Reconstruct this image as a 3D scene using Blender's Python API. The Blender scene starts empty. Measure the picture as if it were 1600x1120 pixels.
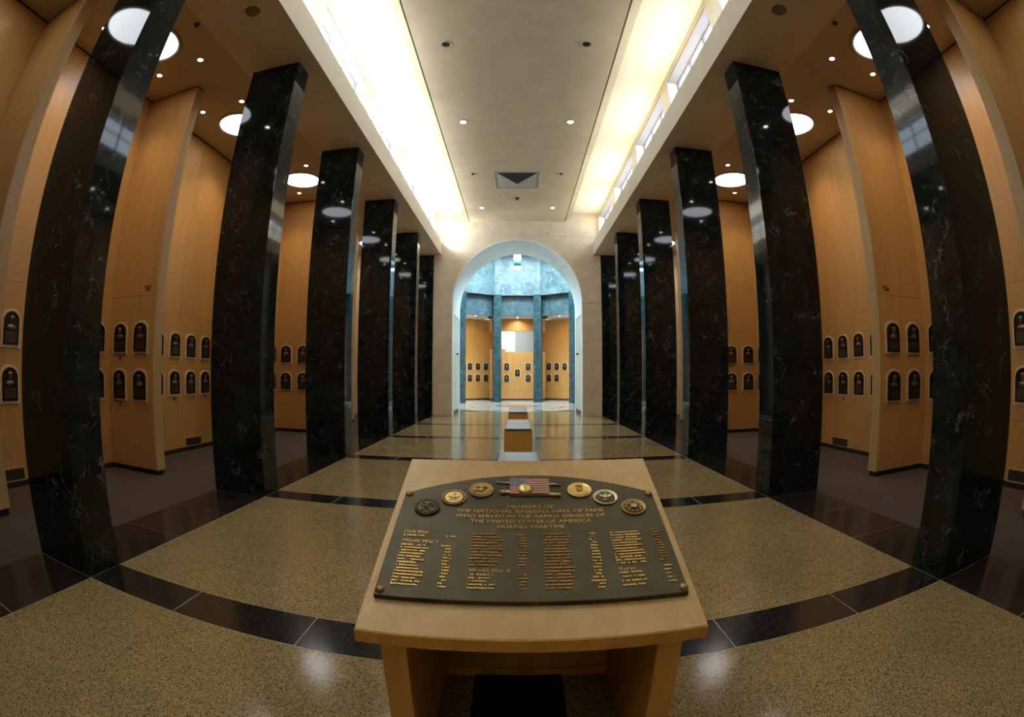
import bpy, bmesh, math, random
from mathutils import Vector, Matrix
random.seed(7)
S = bpy.context.scene
COL = S.collection
PI = math.pi

# ------------------------------------------------------------------ camera
cam = bpy.data.cameras.new('camera')
camo = bpy.data.objects.new('camera', cam)
COL.objects.link(camo)
S.camera = camo
cam.type = 'PANO'
cam.panorama_type = 'FISHEYE_EQUISOLID'
cam.sensor_width = 36.0
cam.sensor_fit = 'HORIZONTAL'
cam.fisheye_lens = 764.367 / 1600 * 36.0
cam.fisheye_fov = PI
cam.clip_start = 0.02
cam.clip_end = 300
_p, _yw, _r = 0.032, -0.0115, 0.001
fw = Vector((math.sin(_yw) * math.cos(_p), math.cos(_yw) * math.cos(_p), math.sin(_p)))
rt = Vector((math.cos(_yw), -math.sin(_yw), 0))
up = rt.cross(fw)
rt2 = math.cos(_r) * rt + math.sin(_r) * up
up2 = -math.sin(_r) * rt + math.cos(_r) * up
m = Matrix((rt2, up2, -fw)).transposed().to_4x4()
m.translation = (0.0108, 0, 1.6)
camo.matrix_world = m

# ------------------------------------------------------------------ world, sun, exposure
W_ = bpy.data.worlds.new('sky')
S.world = W_
W_.use_nodes = True
bg = W_.node_tree.nodes['Background']
bg.inputs[0].default_value = (0.78, 0.88, 1.0, 1)
bg.inputs[1].default_value = 5.0
sun = bpy.data.lights.new('sun', 'SUN')
sun.energy = 14.0
sun.angle = math.radians(1.5)
sun.color = (1.0, 0.96, 0.9)
suno = bpy.data.objects.new('sun', sun)
COL.objects.link(suno)
suno.location = (-20, 0, 40)
suno.rotation_euler = (0, -math.radians(24), math.radians(10))
S.view_settings.view_transform = 'Standard'
S.view_settings.look = 'None'
S.view_settings.gamma = 1
S.view_settings.use_curve_mapping = False
S.view_settings.exposure = 0.55

# ------------------------------------------------------------------ materials
MATS = {}
def new_mat(name):
    mt = bpy.data.materials.new(name)
    mt.use_nodes = True
    MATS[name] = mt
    nt = mt.node_tree
    return mt, nt, nt.nodes['Principled BSDF']
def N(nt, typ, **kw):
    n = nt.nodes.new(typ)
    for k, v in kw.items():
        setattr(n, k, v)
    return n
def ramp(nt, stops, interp='LINEAR'):
    r = nt.nodes.new('ShaderNodeValToRGB')
    r.color_ramp.interpolation = interp
    els = r.color_ramp.elements
    while len(els) < len(stops):
        els.new(0.5)
    for e, (p, c) in zip(els, stops):
        e.position = p
        e.color = (c[0], c[1], c[2], 1)
    return r
def pos_coord(nt, scale=(1, 1, 1), obj=False):
    mp = N(nt, 'ShaderNodeMapping')
    mp.inputs['Scale'].default_value = scale
    if obj:
        tc = N(nt, 'ShaderNodeTexCoord')
        nt.links.new(tc.outputs['Object'], mp.inputs['Vector'])
    else:
        g = N(nt, 'ShaderNodeNewGeometry')
        nt.links.new(g.outputs['Position'], mp.inputs['Vector'])
    return mp.outputs[0]
def noise(nt, vec, scale, detail=4, rough=0.55, dist=0.0):
    n = N(nt, 'ShaderNodeTexNoise')
    n.inputs['Scale'].default_value = scale
    n.inputs['Detail'].default_value = detail
    n.inputs['Roughness'].default_value = rough
    n.inputs['Distortion'].default_value = dist
    nt.links.new(vec, n.inputs['Vector'])
    return n
def plain(name, col, rough=0.5, metal=0.0, var=0.0, vscale=6.0, bump=0.0, bscale=60.0, spec=0.5, coat=0.0):
    mt, nt, b = new_mat(name)
    b.inputs['Base Color'].default_value = (*col, 1)
    b.inputs['Roughness'].default_value = rough
    b.inputs['Metallic'].default_value = metal
    b.inputs['Specular IOR Level'].default_value = spec
    b.inputs['Coat Weight'].default_value = coat
    if var or bump:
        v = pos_coord(nt)
    if var:
        n = noise(nt, v, vscale, 5)
        lo = [c * (1 - var) for c in col]
        hi = [min(1, c * (1 + var)) for c in col]
        r = ramp(nt, [(0.3, lo), (0.7, hi)])
        nt.links.new(n.outputs['Fac'], r.inputs[0])
        nt.links.new(r.outputs[0], b.inputs['Base Color'])
    if bump:
        n2 = noise(nt, v, bscale, 3)
        bp = N(nt, 'ShaderNodeBump')
        bp.inputs['Strength'].default_value = bump
        bp.inputs['Distance'].default_value = 0.01
        nt.links.new(n2.outputs['Fac'], bp.inputs['Height'])
        nt.links.new(bp.outputs[0], b.inputs['Normal'])
    return mt
def emit(name, col, strength):
    mt, nt, b = new_mat(name)
    b.inputs['Base Color'].default_value = (0.8, 0.8, 0.8, 1)
    b.inputs['Emission Color'].default_value = (*col, 1)
    b.inputs['Emission Strength'].default_value = strength
    return mt
def marble(name, dark, mid, vein, rough=0.07, vscale=1.0, vamt=1.0):
    mt, nt, b = new_mat(name)
    v = pos_coord(nt)
    n1 = noise(nt, v, 1.7 * vscale, 9, 0.68, 1.2)
    r1 = ramp(nt, [(0.35, dark), (0.62, mid), (0.8, [c * 1.9 for c in mid])])
    nt.links.new(n1.outputs['Fac'], r1.inputs[0])
    # distorted coordinates for the veins
    n2 = noise(nt, v, 1.3 * vscale, 5, 0.6)
    add = N(nt, 'ShaderNodeVectorMath', operation='MULTIPLY_ADD')
    add.inputs[1].default_value = (0.9, 0.9, 0.9)
    nt.links.new(n2.outputs['Color'], add.inputs[0])
    nt.links.new(v, add.inputs[2])
    st = N(nt, 'ShaderNodeMapping')
    st.inputs['Rotation'].default_value = (0.5, 0.4, 0.3)
    st.inputs['Scale'].default_value = (1.3, 1.3, 0.6)
    nt.links.new(add.outputs[0], st.inputs['Vector'])
    vo = N(nt, 'ShaderNodeTexVoronoi', feature='DISTANCE_TO_EDGE')
    vo.inputs['Scale'].default_value = 1.5 * vscale
    nt.links.new(st.outputs[0], vo.inputs['Vector'])
    rv = ramp(nt, [(0.0, (1, 1, 1)), (0.008, (0.35, 0.35, 0.35)), (0.03, (0, 0, 0))])
    nt.links.new(vo.outputs['Distance'], rv.inputs[0])
    n3 = noise(nt, v, 2.3 * vscale, 4)
    r3 = ramp(nt, [(0.49, (0, 0, 0)), (0.74, (vamt, vamt, vamt))])
    nt.links.new(n3.outputs['Fac'], r3.inputs[0])
    mu = N(nt, 'ShaderNodeMath', operation='MULTIPLY')
    nt.links.new(rv.outputs[0], mu.inputs[0])
    nt.links.new(r3.outputs[0], mu.inputs[1])
    mx = N(nt, 'ShaderNodeMix', data_type='RGBA')
    mx.inputs['B'].default_value = (*vein, 1)
    nt.links.new(mu.outputs[0], mx.inputs['Factor'])
    nt.links.new(r1.outputs[0], mx.inputs['A'])
    nt.links.new(mx.outputs['Result'], b.inputs['Base Color'])
    b.inputs['Roughness'].default_value = rough
    b.inputs['IOR'].default_value = 1.42
    return mt
def wood(name, lo, hi, axis='z', rough=0.38, coat=0.0, rnd=0.1, g=1.0):
    mt, nt, b = new_mat(name)
    sc = {'z': (9, 9, 0.55), 'x': (0.55, 9, 9), 'y': (9, 0.55, 9)}[axis]
    v = pos_coord(nt, tuple(s * g for s in sc))
    n1 = noise(nt, v, 1.6, 7, 0.6, 0.4)
    r1 = ramp(nt, [(0.28, lo), (0.72, hi)])
    nt.links.new(n1.outputs['Fac'], r1.inputs[0])
    sc2 = {'z': (70, 70, 1.5), 'x': (1.5, 70, 70), 'y': (70, 1.5, 70)}[axis]
    v2 = pos_coord(nt, sc2)
    n2 = noise(nt, v2, 1.0, 3)
    oi = N(nt, 'ShaderNodeObjectInfo')
    ma = N(nt, 'ShaderNodeMath', operation='MULTIPLY_ADD')
    ma.inputs[1].default_value = rnd
    ma.inputs[2].default_value = 0.93 - rnd / 2
    nt.links.new(oi.outputs['Random'], ma.inputs[0])
    mb = N(nt, 'ShaderNodeMath', operation='MULTIPLY_ADD')
    mb.inputs[1].default_value = 0.09
    nt.links.new(n2.outputs['Fac'], mb.inputs[0])
    nt.links.new(ma.outputs[0], mb.inputs[2])
    hs = N(nt, 'ShaderNodeHueSaturation')
    nt.links.new(r1.outputs[0], hs.inputs['Color'])
    nt.links.new(mb.outputs[0], hs.inputs['Value'])
    nt.links.new(hs.outputs[0], b.inputs['Base Color'])
    b.inputs['Roughness'].default_value = rough
    b.inputs['Coat Weight'].default_value = coat
    b.inputs['Coat Roughness'].default_value = 0.2
    return mt
def terrazzo(name):
    mt, nt, b = new_mat(name)
    v = pos_coord(nt)
    vo = N(nt, 'ShaderNodeTexVoronoi', feature='F1')
    vo.inputs['Scale'].default_value = 150
    nt.links.new(v, vo.inputs['Vector'])
    sx = N(nt, 'ShaderNodeSeparateColor')
    nt.links.new(vo.outputs['Color'], sx.inputs[0])
    r = ramp(nt, [(0.0, (0.06, 0.043, 0.02)), (0.18, (0.15, 0.105, 0.045)), (0.32, (0.28, 0.21, 0.098)),
                  (0.8, (0.36, 0.275, 0.135)), (1.0, (0.52, 0.42, 0.235))])
    nt.links.new(sx.outputs[0], r.inputs[0])
    n = noise(nt, v, 1.1, 4)
    rr = ramp(nt, [(0.3, (0.88, 0.88, 0.88)), (0.7, (1.05, 1.05, 1.05))])
    nt.links.new(n.outputs['Fac'], rr.inputs[0])
    mx = N(nt, 'ShaderNodeMix', data_type='RGBA', blend_type='MULTIPLY')
    mx.inputs['Factor'].default_value = 1
    nt.links.new(r.outputs[0], mx.inputs['A'])
    nt.links.new(rr.outputs[0], mx.inputs['B'])
    nt.links.new(mx.outputs['Result'], b.inputs['Base Color'])
    b.inputs['Roughness'].default_value = 0.15
    return mt
def granite(name):
    mt, nt, b = new_mat(name)
    v = pos_coord(nt)
    vo = N(nt, 'ShaderNodeTexVoronoi', feature='F1')
    vo.inputs['Scale'].default_value = 160
    nt.links.new(v, vo.inputs['Vector'])
    sx = N(nt, 'ShaderNodeSeparateColor')
    nt.links.new(vo.outputs['Color'], sx.inputs[0])
    r = ramp(nt, [(0.0, (0.008, 0.008, 0.008)), (0.85, (0.022, 0.021, 0.019)), (1.0, (0.06, 0.058, 0.05))])
    nt.links.new(sx.outputs[0], r.inputs[0])
    nt.links.new(r.outputs[0], b.inputs['Base Color'])
    b.inputs['Roughness'].default_value = 0.16
    return mt
def glass_mat(name):
    mt, nt, b = new_mat(name)
    nt.nodes.remove(b)
    out = [n for n in nt.nodes if n.type == 'OUTPUT_MATERIAL'][0]
    tr = N(nt, 'ShaderNodeBsdfTransparent')
    tr.inputs[0].default_value = (0.93, 0.96, 0.97, 1)
    gl = N(nt, 'ShaderNodeBsdfGlossy')
    gl.inputs['Roughness'].default_value = 0.03
    mx = N(nt, 'ShaderNodeMixShader')
    mx.inputs[0].default_value = 0.05
    nt.links.new(tr.outputs[0], mx.inputs[1])
    nt.links.new(gl.outputs[0], mx.inputs[2])
    nt.links.new(mx.outputs[0], out.inputs[0])
    return mt

marble('black_marble', (0.003, 0.005, 0.0052), (0.010, 0.018, 0.019), (0.38, 0.46, 0.44), 0.05, 2.0, 0.9)
marble('green_marble', (0.045, 0.085, 0.10), (0.125, 0.20, 0.22), (0.75, 0.88, 0.88), 0.38, 1.0, 1.0)
marble('lintel_marble_shaded', (0.03, 0.062, 0.078), (0.075, 0.125, 0.145), (0.5, 0.65, 0.66), 0.3, 1.4, 0.9)  # drum marble darkened: shade of the recess is put into the colour
marble('pier_marble_shaded', (0.012, 0.035, 0.042), (0.032, 0.078, 0.09), (0.35, 0.5, 0.5), 0.15, 1.6, 0.9)  # same stone as the drum, colour darkened to deepen the shade on the piers
terrazzo('terrazzo')
granite('black_granite')
wood('maple', (0.49, 0.255, 0.072), (0.585, 0.32, 0.10), 'z', 0.36, 0.0, 0.10)
wood('maple_edge', (0.52, 0.32, 0.13), (0.62, 0.40, 0.18), 'z', 0.42, 0.0, 0.05)
wood('lectern_wood', (0.50, 0.275, 0.095), (0.62, 0.37, 0.15), 'x', 0.33, 0.15, 0.04)
wood('lectern_top_wood', (0.53, 0.35, 0.145), (0.66, 0.455, 0.21), 'y', 0.36, 0.12, 0.04)
wood('leg_wood', (0.60, 0.29, 0.05), (0.74, 0.40, 0.085), 'z', 0.4, 0.0, 0.04)
wood('bench_wood', (0.60, 0.30, 0.055), (0.72, 0.39, 0.09), 'z', 0.35, 0.1, 0.04)
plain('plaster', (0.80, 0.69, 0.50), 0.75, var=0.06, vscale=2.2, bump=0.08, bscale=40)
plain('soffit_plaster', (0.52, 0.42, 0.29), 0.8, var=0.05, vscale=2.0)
plain('beam_paint', (0.70, 0.63, 0.50), 0.6, var=0.04, vscale=2.0)
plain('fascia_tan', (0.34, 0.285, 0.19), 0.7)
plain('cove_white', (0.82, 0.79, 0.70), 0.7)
plain('limestone', (0.66, 0.56, 0.42), 0.55, var=0.10, vscale=2.6, bump=0.05, bscale=30)
plain('arch_white', (0.76, 0.83, 0.86), 0.55, var=0.03)
plain('joint_dark', (0.05, 0.04, 0.03), 0.9)
plain('brass_line', (0.42, 0.37, 0.27), 0.35, metal=0.2)
plain('carpet', (0.090, 0.069, 0.055), 0.97, var=0.16, vscale=40, bump=0.5, bscale=220, spec=0.1)
plain('plinth_dark', (0.02, 0.014, 0.01), 0.7)
plain('bronze_dark', (0.045, 0.030, 0.022), 0.34, metal=0.75, var=0.3, vscale=30)
plain('bronze_portrait', (0.30, 0.21, 0.14), 0.28, metal=0.9)
plain('bronze_text', (0.075, 0.055, 0.038), 0.42, metal=0.7, bump=0.6, bscale=190)
plain('board_cream', (0.68, 0.52, 0.33), 0.5)
plain('tablet_bronze', (0.072, 0.063, 0.04), 0.40, metal=0.55, var=0.18, vscale=9, bump=0.12, bscale=160)
plain('tablet_edge', (0.02, 0.017, 0.012), 0.45, metal=0.4)
plain('letter_gold', (0.60, 0.42, 0.15), 0.35, metal=0.85)
plain('letter_red_gold', (0.42, 0.25, 0.09), 0.38, metal=0.85)
plain('medal_bronze', (0.42, 0.28, 0.12), 0.35, metal=0.85)
plain('medal_gold', (0.85, 0.66, 0.27), 0.28, metal=0.9)
plain('medal_dark', (0.085, 0.07, 0.045), 0.4, metal=0.7)
plain('medal_silver', (0.62, 0.56, 0.40), 0.3, metal=0.9)
plain('enamel_red', (0.16, 0.03, 0.025), 0.4)
plain('flag_blue', (0.14, 0.16, 0.24), 0.45, metal=0.4)
plain('flag_red', (0.30, 0.09, 0.075), 0.45, metal=0.4)
plain('flag_white', (0.62, 0.50, 0.40), 0.42, metal=0.4)
plain('grille_dark', (0.012, 0.009, 0.007), 0.7)
plain('grille_bronze', (0.16, 0.09, 0.045), 0.45, metal=0.4)
plain('leather', (0.10, 0.125, 0.15), 0.28, bump=0.1, bscale=120)
plain('mat_black', (0.006, 0.006, 0.006), 0.8)
plain('window_frame', (0.22, 0.22, 0.26), 0.45)
plain('reveal_white', (0.76, 0.74, 0.72), 0.6)
plain('metal_trim', (0.50, 0.44, 0.34), 0.4)
plain('dark_can', (0.03, 0.025, 0.018), 0.6)
plain('speaker_cloth', (0.25, 0.19, 0.12), 0.85)
plain('vent_grey', (0.42, 0.43, 0.40), 0.5)
plain('vent_dark', (0.035, 0.028, 0.02), 0.7)
plain('door_green', (0.55, 0.62, 0.55), 0.5)
plain('door_dark', (0.015, 0.02, 0.02), 0.4)
plain('letter_dark', (0.045, 0.02, 0.008), 0.5)
plain('rotunda_floor_stone', (0.50, 0.48, 0.44), 0.14, var=0.07, vscale=2)
plain('rotunda_floor_dark', (0.16, 0.19, 0.20), 0.14)
plain('room_grey', (0.42, 0.47, 0.44), 0.6)
plain('room_white', (0.85, 0.87, 0.86), 0.6)
plain('roof_white', (0.75, 0.75, 0.74), 0.9)
plain('lantern_green', (0.03, 0.14, 0.12), 0.15)
emit('lamp_disc', (0.90, 0.95, 1.0), 5.5)
emit('spot_bulb', (1.0, 0.86, 0.68), 30.0)
emit('down_bulb', (1.0, 0.9, 0.76), 8.0)
emit('skylight_glow', (0.72, 0.90, 1.0), 34.0)
emit('lantern_white', (0.95, 1.0, 1.0), 2.0)
emit('tube_cool', (1.0, 0.98, 0.92), 4.0)
emit('tube_warm', (1.0, 0.84, 0.55), 4.0)
glass_mat('glass')

# ------------------------------------------------------------------ mesh helpers
class MB:
    def __init__(s):
        s.v = []; s.f = []; s.mi = []; s.sm = []
    def add(s, vs, fs, mi=0, smooth=False):
        o = len(s.v)
        s.v += [tuple(v) for v in vs]
        for f in fs:
            s.f.append(tuple(i + o for i in f)); s.mi.append(mi); s.sm.append(smooth)
        return s
    def box(s, x0, x1, y0, y1, z0, z1, mi=0):
        vs = [(x, y, z) for x in (x0, x1) for y in (y0, y1) for z in (z0, z1)]
        return s.add(vs, [(0, 1, 3, 2), (4, 6, 7, 5), (0, 4, 5, 1), (2, 3, 7, 6), (0, 2, 6, 4), (1, 5, 7, 3)], mi)
    def cbox(s, x0, x1, y0, y1, z0, z1, c=0.01, mi=0):
        # box with chamfered vertical and horizontal edges (three stacked rings)
        def ring(i, z):
            return [(x0 + i + c, y0 + i, z), (x1 - i - c, y0 + i, z), (x1 - i, y0 + i + c, z), (x1 - i, y1 - i - c, z),
                    (x1 - i - c, y1 - i, z), (x0 + i + c, y1 - i, z), (x0 + i, y1 - i - c, z), (x0 + i, y0 + i + c, z)]
        vs = ring(c, z0) + ring(0, z0 + c) + ring(0, z1 - c) + ring(c, z1)
        fs = [tuple(reversed(range(8))), tuple(range(24, 32))]
        for k in range(3):
            for i in range(8):
                j = (i + 1) % 8
                fs.append((k * 8 + i, k * 8 + j, (k + 1) * 8 + j, (k + 1) * 8 + i))
        return s.add(vs, fs, mi)
    def prism(s, pts, a0, a1, axis='y', mi=0, smooth=False):
        # pts are 2D in the remaining two axes
        n = len(pts)
        def P(p, a):
            return {'y': (p[0], a, p[1]), 'z': (p[0], p[1], a), 'x': (a, p[0], p[1])}[axis]
        vs = [P(p, a0) for p in pts] + [P(p, a1) for p in pts]
        s.add(vs, [tuple(range(n)), tuple(reversed(range(n, 2 * n)))], mi)
        o = len(s.v) - 2 * n
        for i in range(n):
            j = (i + 1) % n
            s.f.append((o + i, o + j, o + n + j, o + n + i)); s.mi.append(mi); s.sm.append(smooth)
        return s
    def cyl(s, c, r, h, axis='z', seg=24, r2=None, mi=0):
        r2 = r if r2 is None else r2
        vs = []
        for (rr, t) in ((r, 0), (r2, h)):
            for i in range(seg):
                a = 2 * PI * i / seg
                u, w = rr * math.cos(a), rr * math.sin(a)
                d = {'z': (u, w, t), 'y': (u, t, w), 'x': (t, u, w)}[axis]
                vs.append((c[0] + d[0], c[1] + d[1], c[2] + d[2]))
        o = len(s.v)
        s.v += vs
        s.f += [tuple(o + i for i in range(seg)), tuple(o + seg + i for i in reversed(range(seg)))]
        s.mi += [mi, mi]; s.sm += [False, False]
        for i in range(seg):
            j = (i + 1) % seg
            s.f.append((o + i, o + j, o + seg + j, o + seg + i)); s.mi.append(mi); s.sm.append(True)
        return s
    def lathe(s, prof, c=(0, 0, 0), seg=24, mi=0, axis='z'):
        o = len(s.v)
        n = len(prof)
        for i in range(seg):
            a = 2 * PI * i / seg
            for (r, t) in prof:
                u, w = r * math.cos(a), r * math.sin(a)
                d = {'z': (u, w, t), 'y': (u, t, w), 'x': (t, u, w)}[axis]
                s.v.append((c[0] + d[0], c[1] + d[1], c[2] + d[2]))
        for i in range(seg):
            j = (i + 1) % seg
            for k in range(n - 1):
                s.f.append((o + i * n + k, o + j * n + k, o + j * n + k + 1, o + i * n + k + 1)); s.mi.append(mi); s.sm.append(True)
        return s
    def ball(s, c, r, seg=12, rings=8, mi=0):
        rx, ry, rz = r if isinstance(r, tuple) else (r, r, r)
        o = len(s.v)
        for k in range(rings + 1):
            t = PI * k / rings
            for i in range(seg):
                a = 2 * PI * i / seg
                s.v.append((c[0] + rx * math.sin(t) * math.cos(a), c[1] + ry * math.sin(t) * math.sin(a), c[2] + rz * math.cos(t)))
        for k in range(rings):
            for i in range(seg):
                j = (i + 1) % seg
                s.f.append((o + k * seg + i, o + k * seg + j, o + (k + 1) * seg + j, o + (k + 1) * seg + i)); s.mi.append(mi); s.sm.append(True)
        return s
    def tube(s, p, q, r, r2=None, seg=8, mi=0):
        p, q = Vector(p), Vector(q)
        d = (q - p).normalized()
        a = d.cross(Vector((0, 0, 1)))
        if a.length < 1e-3: a = d.cross(Vector((1, 0, 0)))
        a.normalize(); b = d.cross(a)
        r2 = r if r2 is None else r2
        o = len(s.v)
        for (c, rr) in ((p, r), (q, r2)):
            for i in range(seg):
                t = 2 * PI * i / seg
                s.v.append(tuple(c + a * rr * math.cos(t) + b * rr * math.sin(t)))
        s.f += [tuple(o + i for i in range(seg)), tuple(o + seg + i for i in reversed(range(seg)))]
        s.mi += [mi, mi]; s.sm += [False, False]
        for i in range(seg):
            j = (i + 1) % seg
            s.f.append((o + i, o + j, o + seg + j, o + seg + i)); s.mi.append(mi); s.sm.append(True)
        return s
    def mesh(s, name, mats):
        me = bpy.data.meshes.new(name)
        me.from_pydata(s.v, [], s.f)
        if isinstance(mats, str): mats = [mats]
        for mn in mats: me.materials.append(MATS[mn])
        for p, mi, sm in zip(me.polygons, s.mi, s.sm):
            p.material_index = mi; p.use_smooth = sm
        bm = bmesh.new(); bm.from_mesh(me)
        bmesh.ops.remove_doubles(bm, verts=bm.verts, dist=1e-6)
        bmesh.ops.recalc_face_normals(bm, faces=bm.faces)
        bm.to_mesh(me); bm.free()
        return me

def link(name, data, parent=None, loc=(0, 0, 0), rotz=0.0):
    o = bpy.data.objects.new(name, data)
    COL.objects.link(o)
    o.location = loc
    o.rotation_euler = (0, 0, rotz)
    if parent is not None: o.parent = parent
    return o
def part(name, mb, mats, parent, label=None, loc=(0, 0, 0), rotz=0.0):
    me = mb if isinstance(mb, bpy.types.Mesh) else mb.mesh(name, mats)
    o = link(name, me, parent, loc, rotz)
    if label: o['label'] = label
    return o
def tag(o, label, cat, group=None):
    o['label'] = label; o['category'] = cat
    if group: o['group'] = group
    return o
def thing(name, label, cat, loc=(0, 0, 0), rotz=0.0, group=None):
    return tag(link(name, None, None, loc, rotz), label, cat, group)
def struct(name, mb, mats, parent=None):
    o = part(name, mb, mats, parent)
    if parent is None: o['kind'] = 'structure'
    return o
def copy_tree(o, parent=None):
    c = o.copy(); COL.objects.link(c); c.parent = parent
    for ch in o.children: copy_tree(ch, c)
    return c
def bevel(o, w=0.006, seg=2):
    b = o.modifiers.new('bevel', 'BEVEL'); b.width = w; b.segments = seg; b.limit_method = 'ANGLE'
    b.angle_limit = math.radians(40)
    return o
ORD = ['zeroth', 'first', 'second', 'third', 'fourth', 'fifth', 'sixth', 'seventh']
SIDE = {-1: 'left', 1: 'right'}
def ab(s, a, b):       # ordered x interval on one side
    return (s * a, s * b) if s > 0 else (s * b, s * a)

# ------------------------------------------------------------------ measured layout (metres)
CW, CWO, CD = 3.225, 4.058, 0.40        # inner face, outer face, depth of a column
Y1, SP = 2.271, 3.218
HS, HA = 6.198, 6.43                    # beam soffit, alcove ceiling
SOF = 4.17                              # outer edge of soffit
BX, BT = 2.95, 6.72                     # beam inner face, beam top
CX, CZ = 3.20, 7.93                     # clerestory wall, cove ceiling
PX, PZ = 1.88, 7.55                     # dropped ceiling panel
PX2 = 2.16
XB, XE = 6.575, 5.39                    # alcove back wall, fin end
FT = 0.205
YW = 18.36
YBK = -4.4                              # wall behind the photographer
def cy(k): return Y1 + (k - 1) * SP
def fy(k): return cy(k) + 0.17
def bayc(k): return (fy(k) + FT + fy(k + 1)) / 2
KCOL = range(-1, 7)

# ------------------------------------------------------------------ floor
fl = struct('floor', MB().box(-7.2, 7.2, YBK - .3, YW + 2.4, -0.25, -0.03), 'joint_dark')
gap = 0.004
def tile(name, x0, x1, y0, y1, mat, top=0.0):
    part(name, MB().box(x0 + gap, x1 - gap, y0 + gap, y1 - gap, -0.03, top), mat, fl)
part('brass_divider', MB().box(-CW, CW, YBK, YW, -0.03, -0.0012).box(-CWO, CWO, YBK, YW, -0.03, -0.0014), 'brass_line', fl)
jx = [-CW, -2.26, -1.283, -0.43, 0.43, 1.283, 2.26, CW]
for k in KCOL:
    y0 = cy(k)
    if k < 6:
        for a, b in zip(jx[:-1], jx[1:]):
            tile('granite_tile', a, b, y0, y0 + CD, 'black_granite')
        tile('terrazzo_panel', -CW, CW, y0 + CD, cy(k + 1), 'terrazzo')
        for s in (-1, 1):
            tile('granite_tile', *ab(s, CW, CWO), y0, y0 + CD, 'black_granite')
            ys = [y0 + CD + i * (SP - CD) / 3 for i in range(4)]
            for a, b in zip(ys[:-1], ys[1:]):
                tile('granite_tile', *ab(s, CW, CWO), a, b, 'black_granite')
tile('terrazzo_panel', -CW, CW, YBK, cy(-1), 'terrazzo')
for s in (-1, 1):
    tile('granite_tile', *ab(s, CW, CWO), YBK, cy(-1), 'black_granite')
    part('carpet', MB().box(*ab(s, CWO + 0.002, XB + .1), YBK, YW + .1, -0.03, 0.002), 'carpet', fl)
tile('terrazzo_panel', -2.49, 2.49, YW, 20.75, 'terrazzo')

# ------------------------------------------------------------------ side walls with maple panels
for s in (-1, 1):
    w = struct('wall_' + SIDE[s], MB().box(*ab(s, XB + .012, XB + .25), YBK, YW + .2, 0, HA + .05), 'joint_dark')
    pm = {}
    for k in range(-1, 6):
        ya, yb = fy(k) + FT, fy(k + 1)
        n = 5
        dy = (yb - ya) / n
        for (z0, z1) in ((0.085, 0.90), (0.90, 2.72), (2.72, HA - .03)):
            key = (z0,)
            if key not in pm:
                pm[key] = MB().box(*ab(s, XB, XB + .014), .0015, dy - .0015, z0 + .002, z1 - .002).mesh('panel', 'maple')
            for i in range(n):
                part('panel', pm[key], None, w, loc=(0, ya + i * dy, 0))
    bb = struct('baseboard_' + SIDE[s], MB().box(*ab(s, XB + .006, XB + .02), YBK, YW, 0, .085), 'plinth_dark')
    # shadow gap where wall meets ceiling
    struct('trim_' + ('1' if s < 0 else '2'), MB().box(*ab(s, XB + .004, XB + .02), YBK, YW, HA - .03, HA), 'plinth_dark')

# fins
fin0 = None
for s in (-1, 1):
    for k in range(0, 6):
        lab = ('%s maple partition fin from the camera in the %s alcoves, full height' % (ORD[k], SIDE[s])) if k > 0 else \
              'maple partition fin beside the camera in the %s alcoves' % SIDE[s]
        t = thing('wood_partition', lab, 'partition', (0, fy(k), 0), 0, 'maple fins between the alcoves')
        xa, xb = XE, XB
        part('core', MB().box(*ab(s, xa + .004, xb), .012, FT - .012, .085, HA - .03), 'joint_dark', t)
        for (z0, z1) in ((0.085, 1.0), (1.0, 2.75), (2.75, HA - .03)):
            part('panel', MB().box(*ab(s, xa + .03, xb), 0, .013, z0 + .002, z1 - .002), 'maple', t)
            part('panel', MB().box(*ab(s, xa + .03, xb), FT - .013, FT, z0 + .002, z1 - .002), 'maple', t)
        part('edge_post', MB().box(*ab(s, xa, xa + .028), 0, FT, .085, HA - .03), 'maple_edge', t)
        part('plinth', MB().box(*ab(s, xa + .03, xb), .025, FT - .025, 0, .085), 'plinth_dark', t)
        part('head_gap', MB().box(*ab(s, xa + .02, xb), .02, FT - .02, HA - .03, HA), 'plinth_dark', t)

# ------------------------------------------------------------------ columns
colm = MB().cbox(-.4165, .4165, 0, CD, 0, HS, .006).mesh('column_shaft', 'black_marble')
for s in (-1, 1):
    for k in KCOL:
        if k < 1:
            lab = 'black marble column %s the camera on the %s' % ('beside' if k == 0 else 'behind', SIDE[s])
        elif k == 1:
            lab = 'largest polished black marble column, nearest the camera on the %s' % SIDE[s]
        elif k == 6:
            lab = 'black marble pilaster against the arched end wall on the %s' % SIDE[s]
        else:
            lab = '%s polished black marble column from the camera in the %s row' % (ORD[k], SIDE[s])
        y = cy(k) - (.03 if k == 6 else 0)
        o = link('marble_column', colm, None, (s * (CW + CWO) / 2, y, 0))
        tag(o, lab, 'column', 'black marble columns lining the hall')

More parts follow.
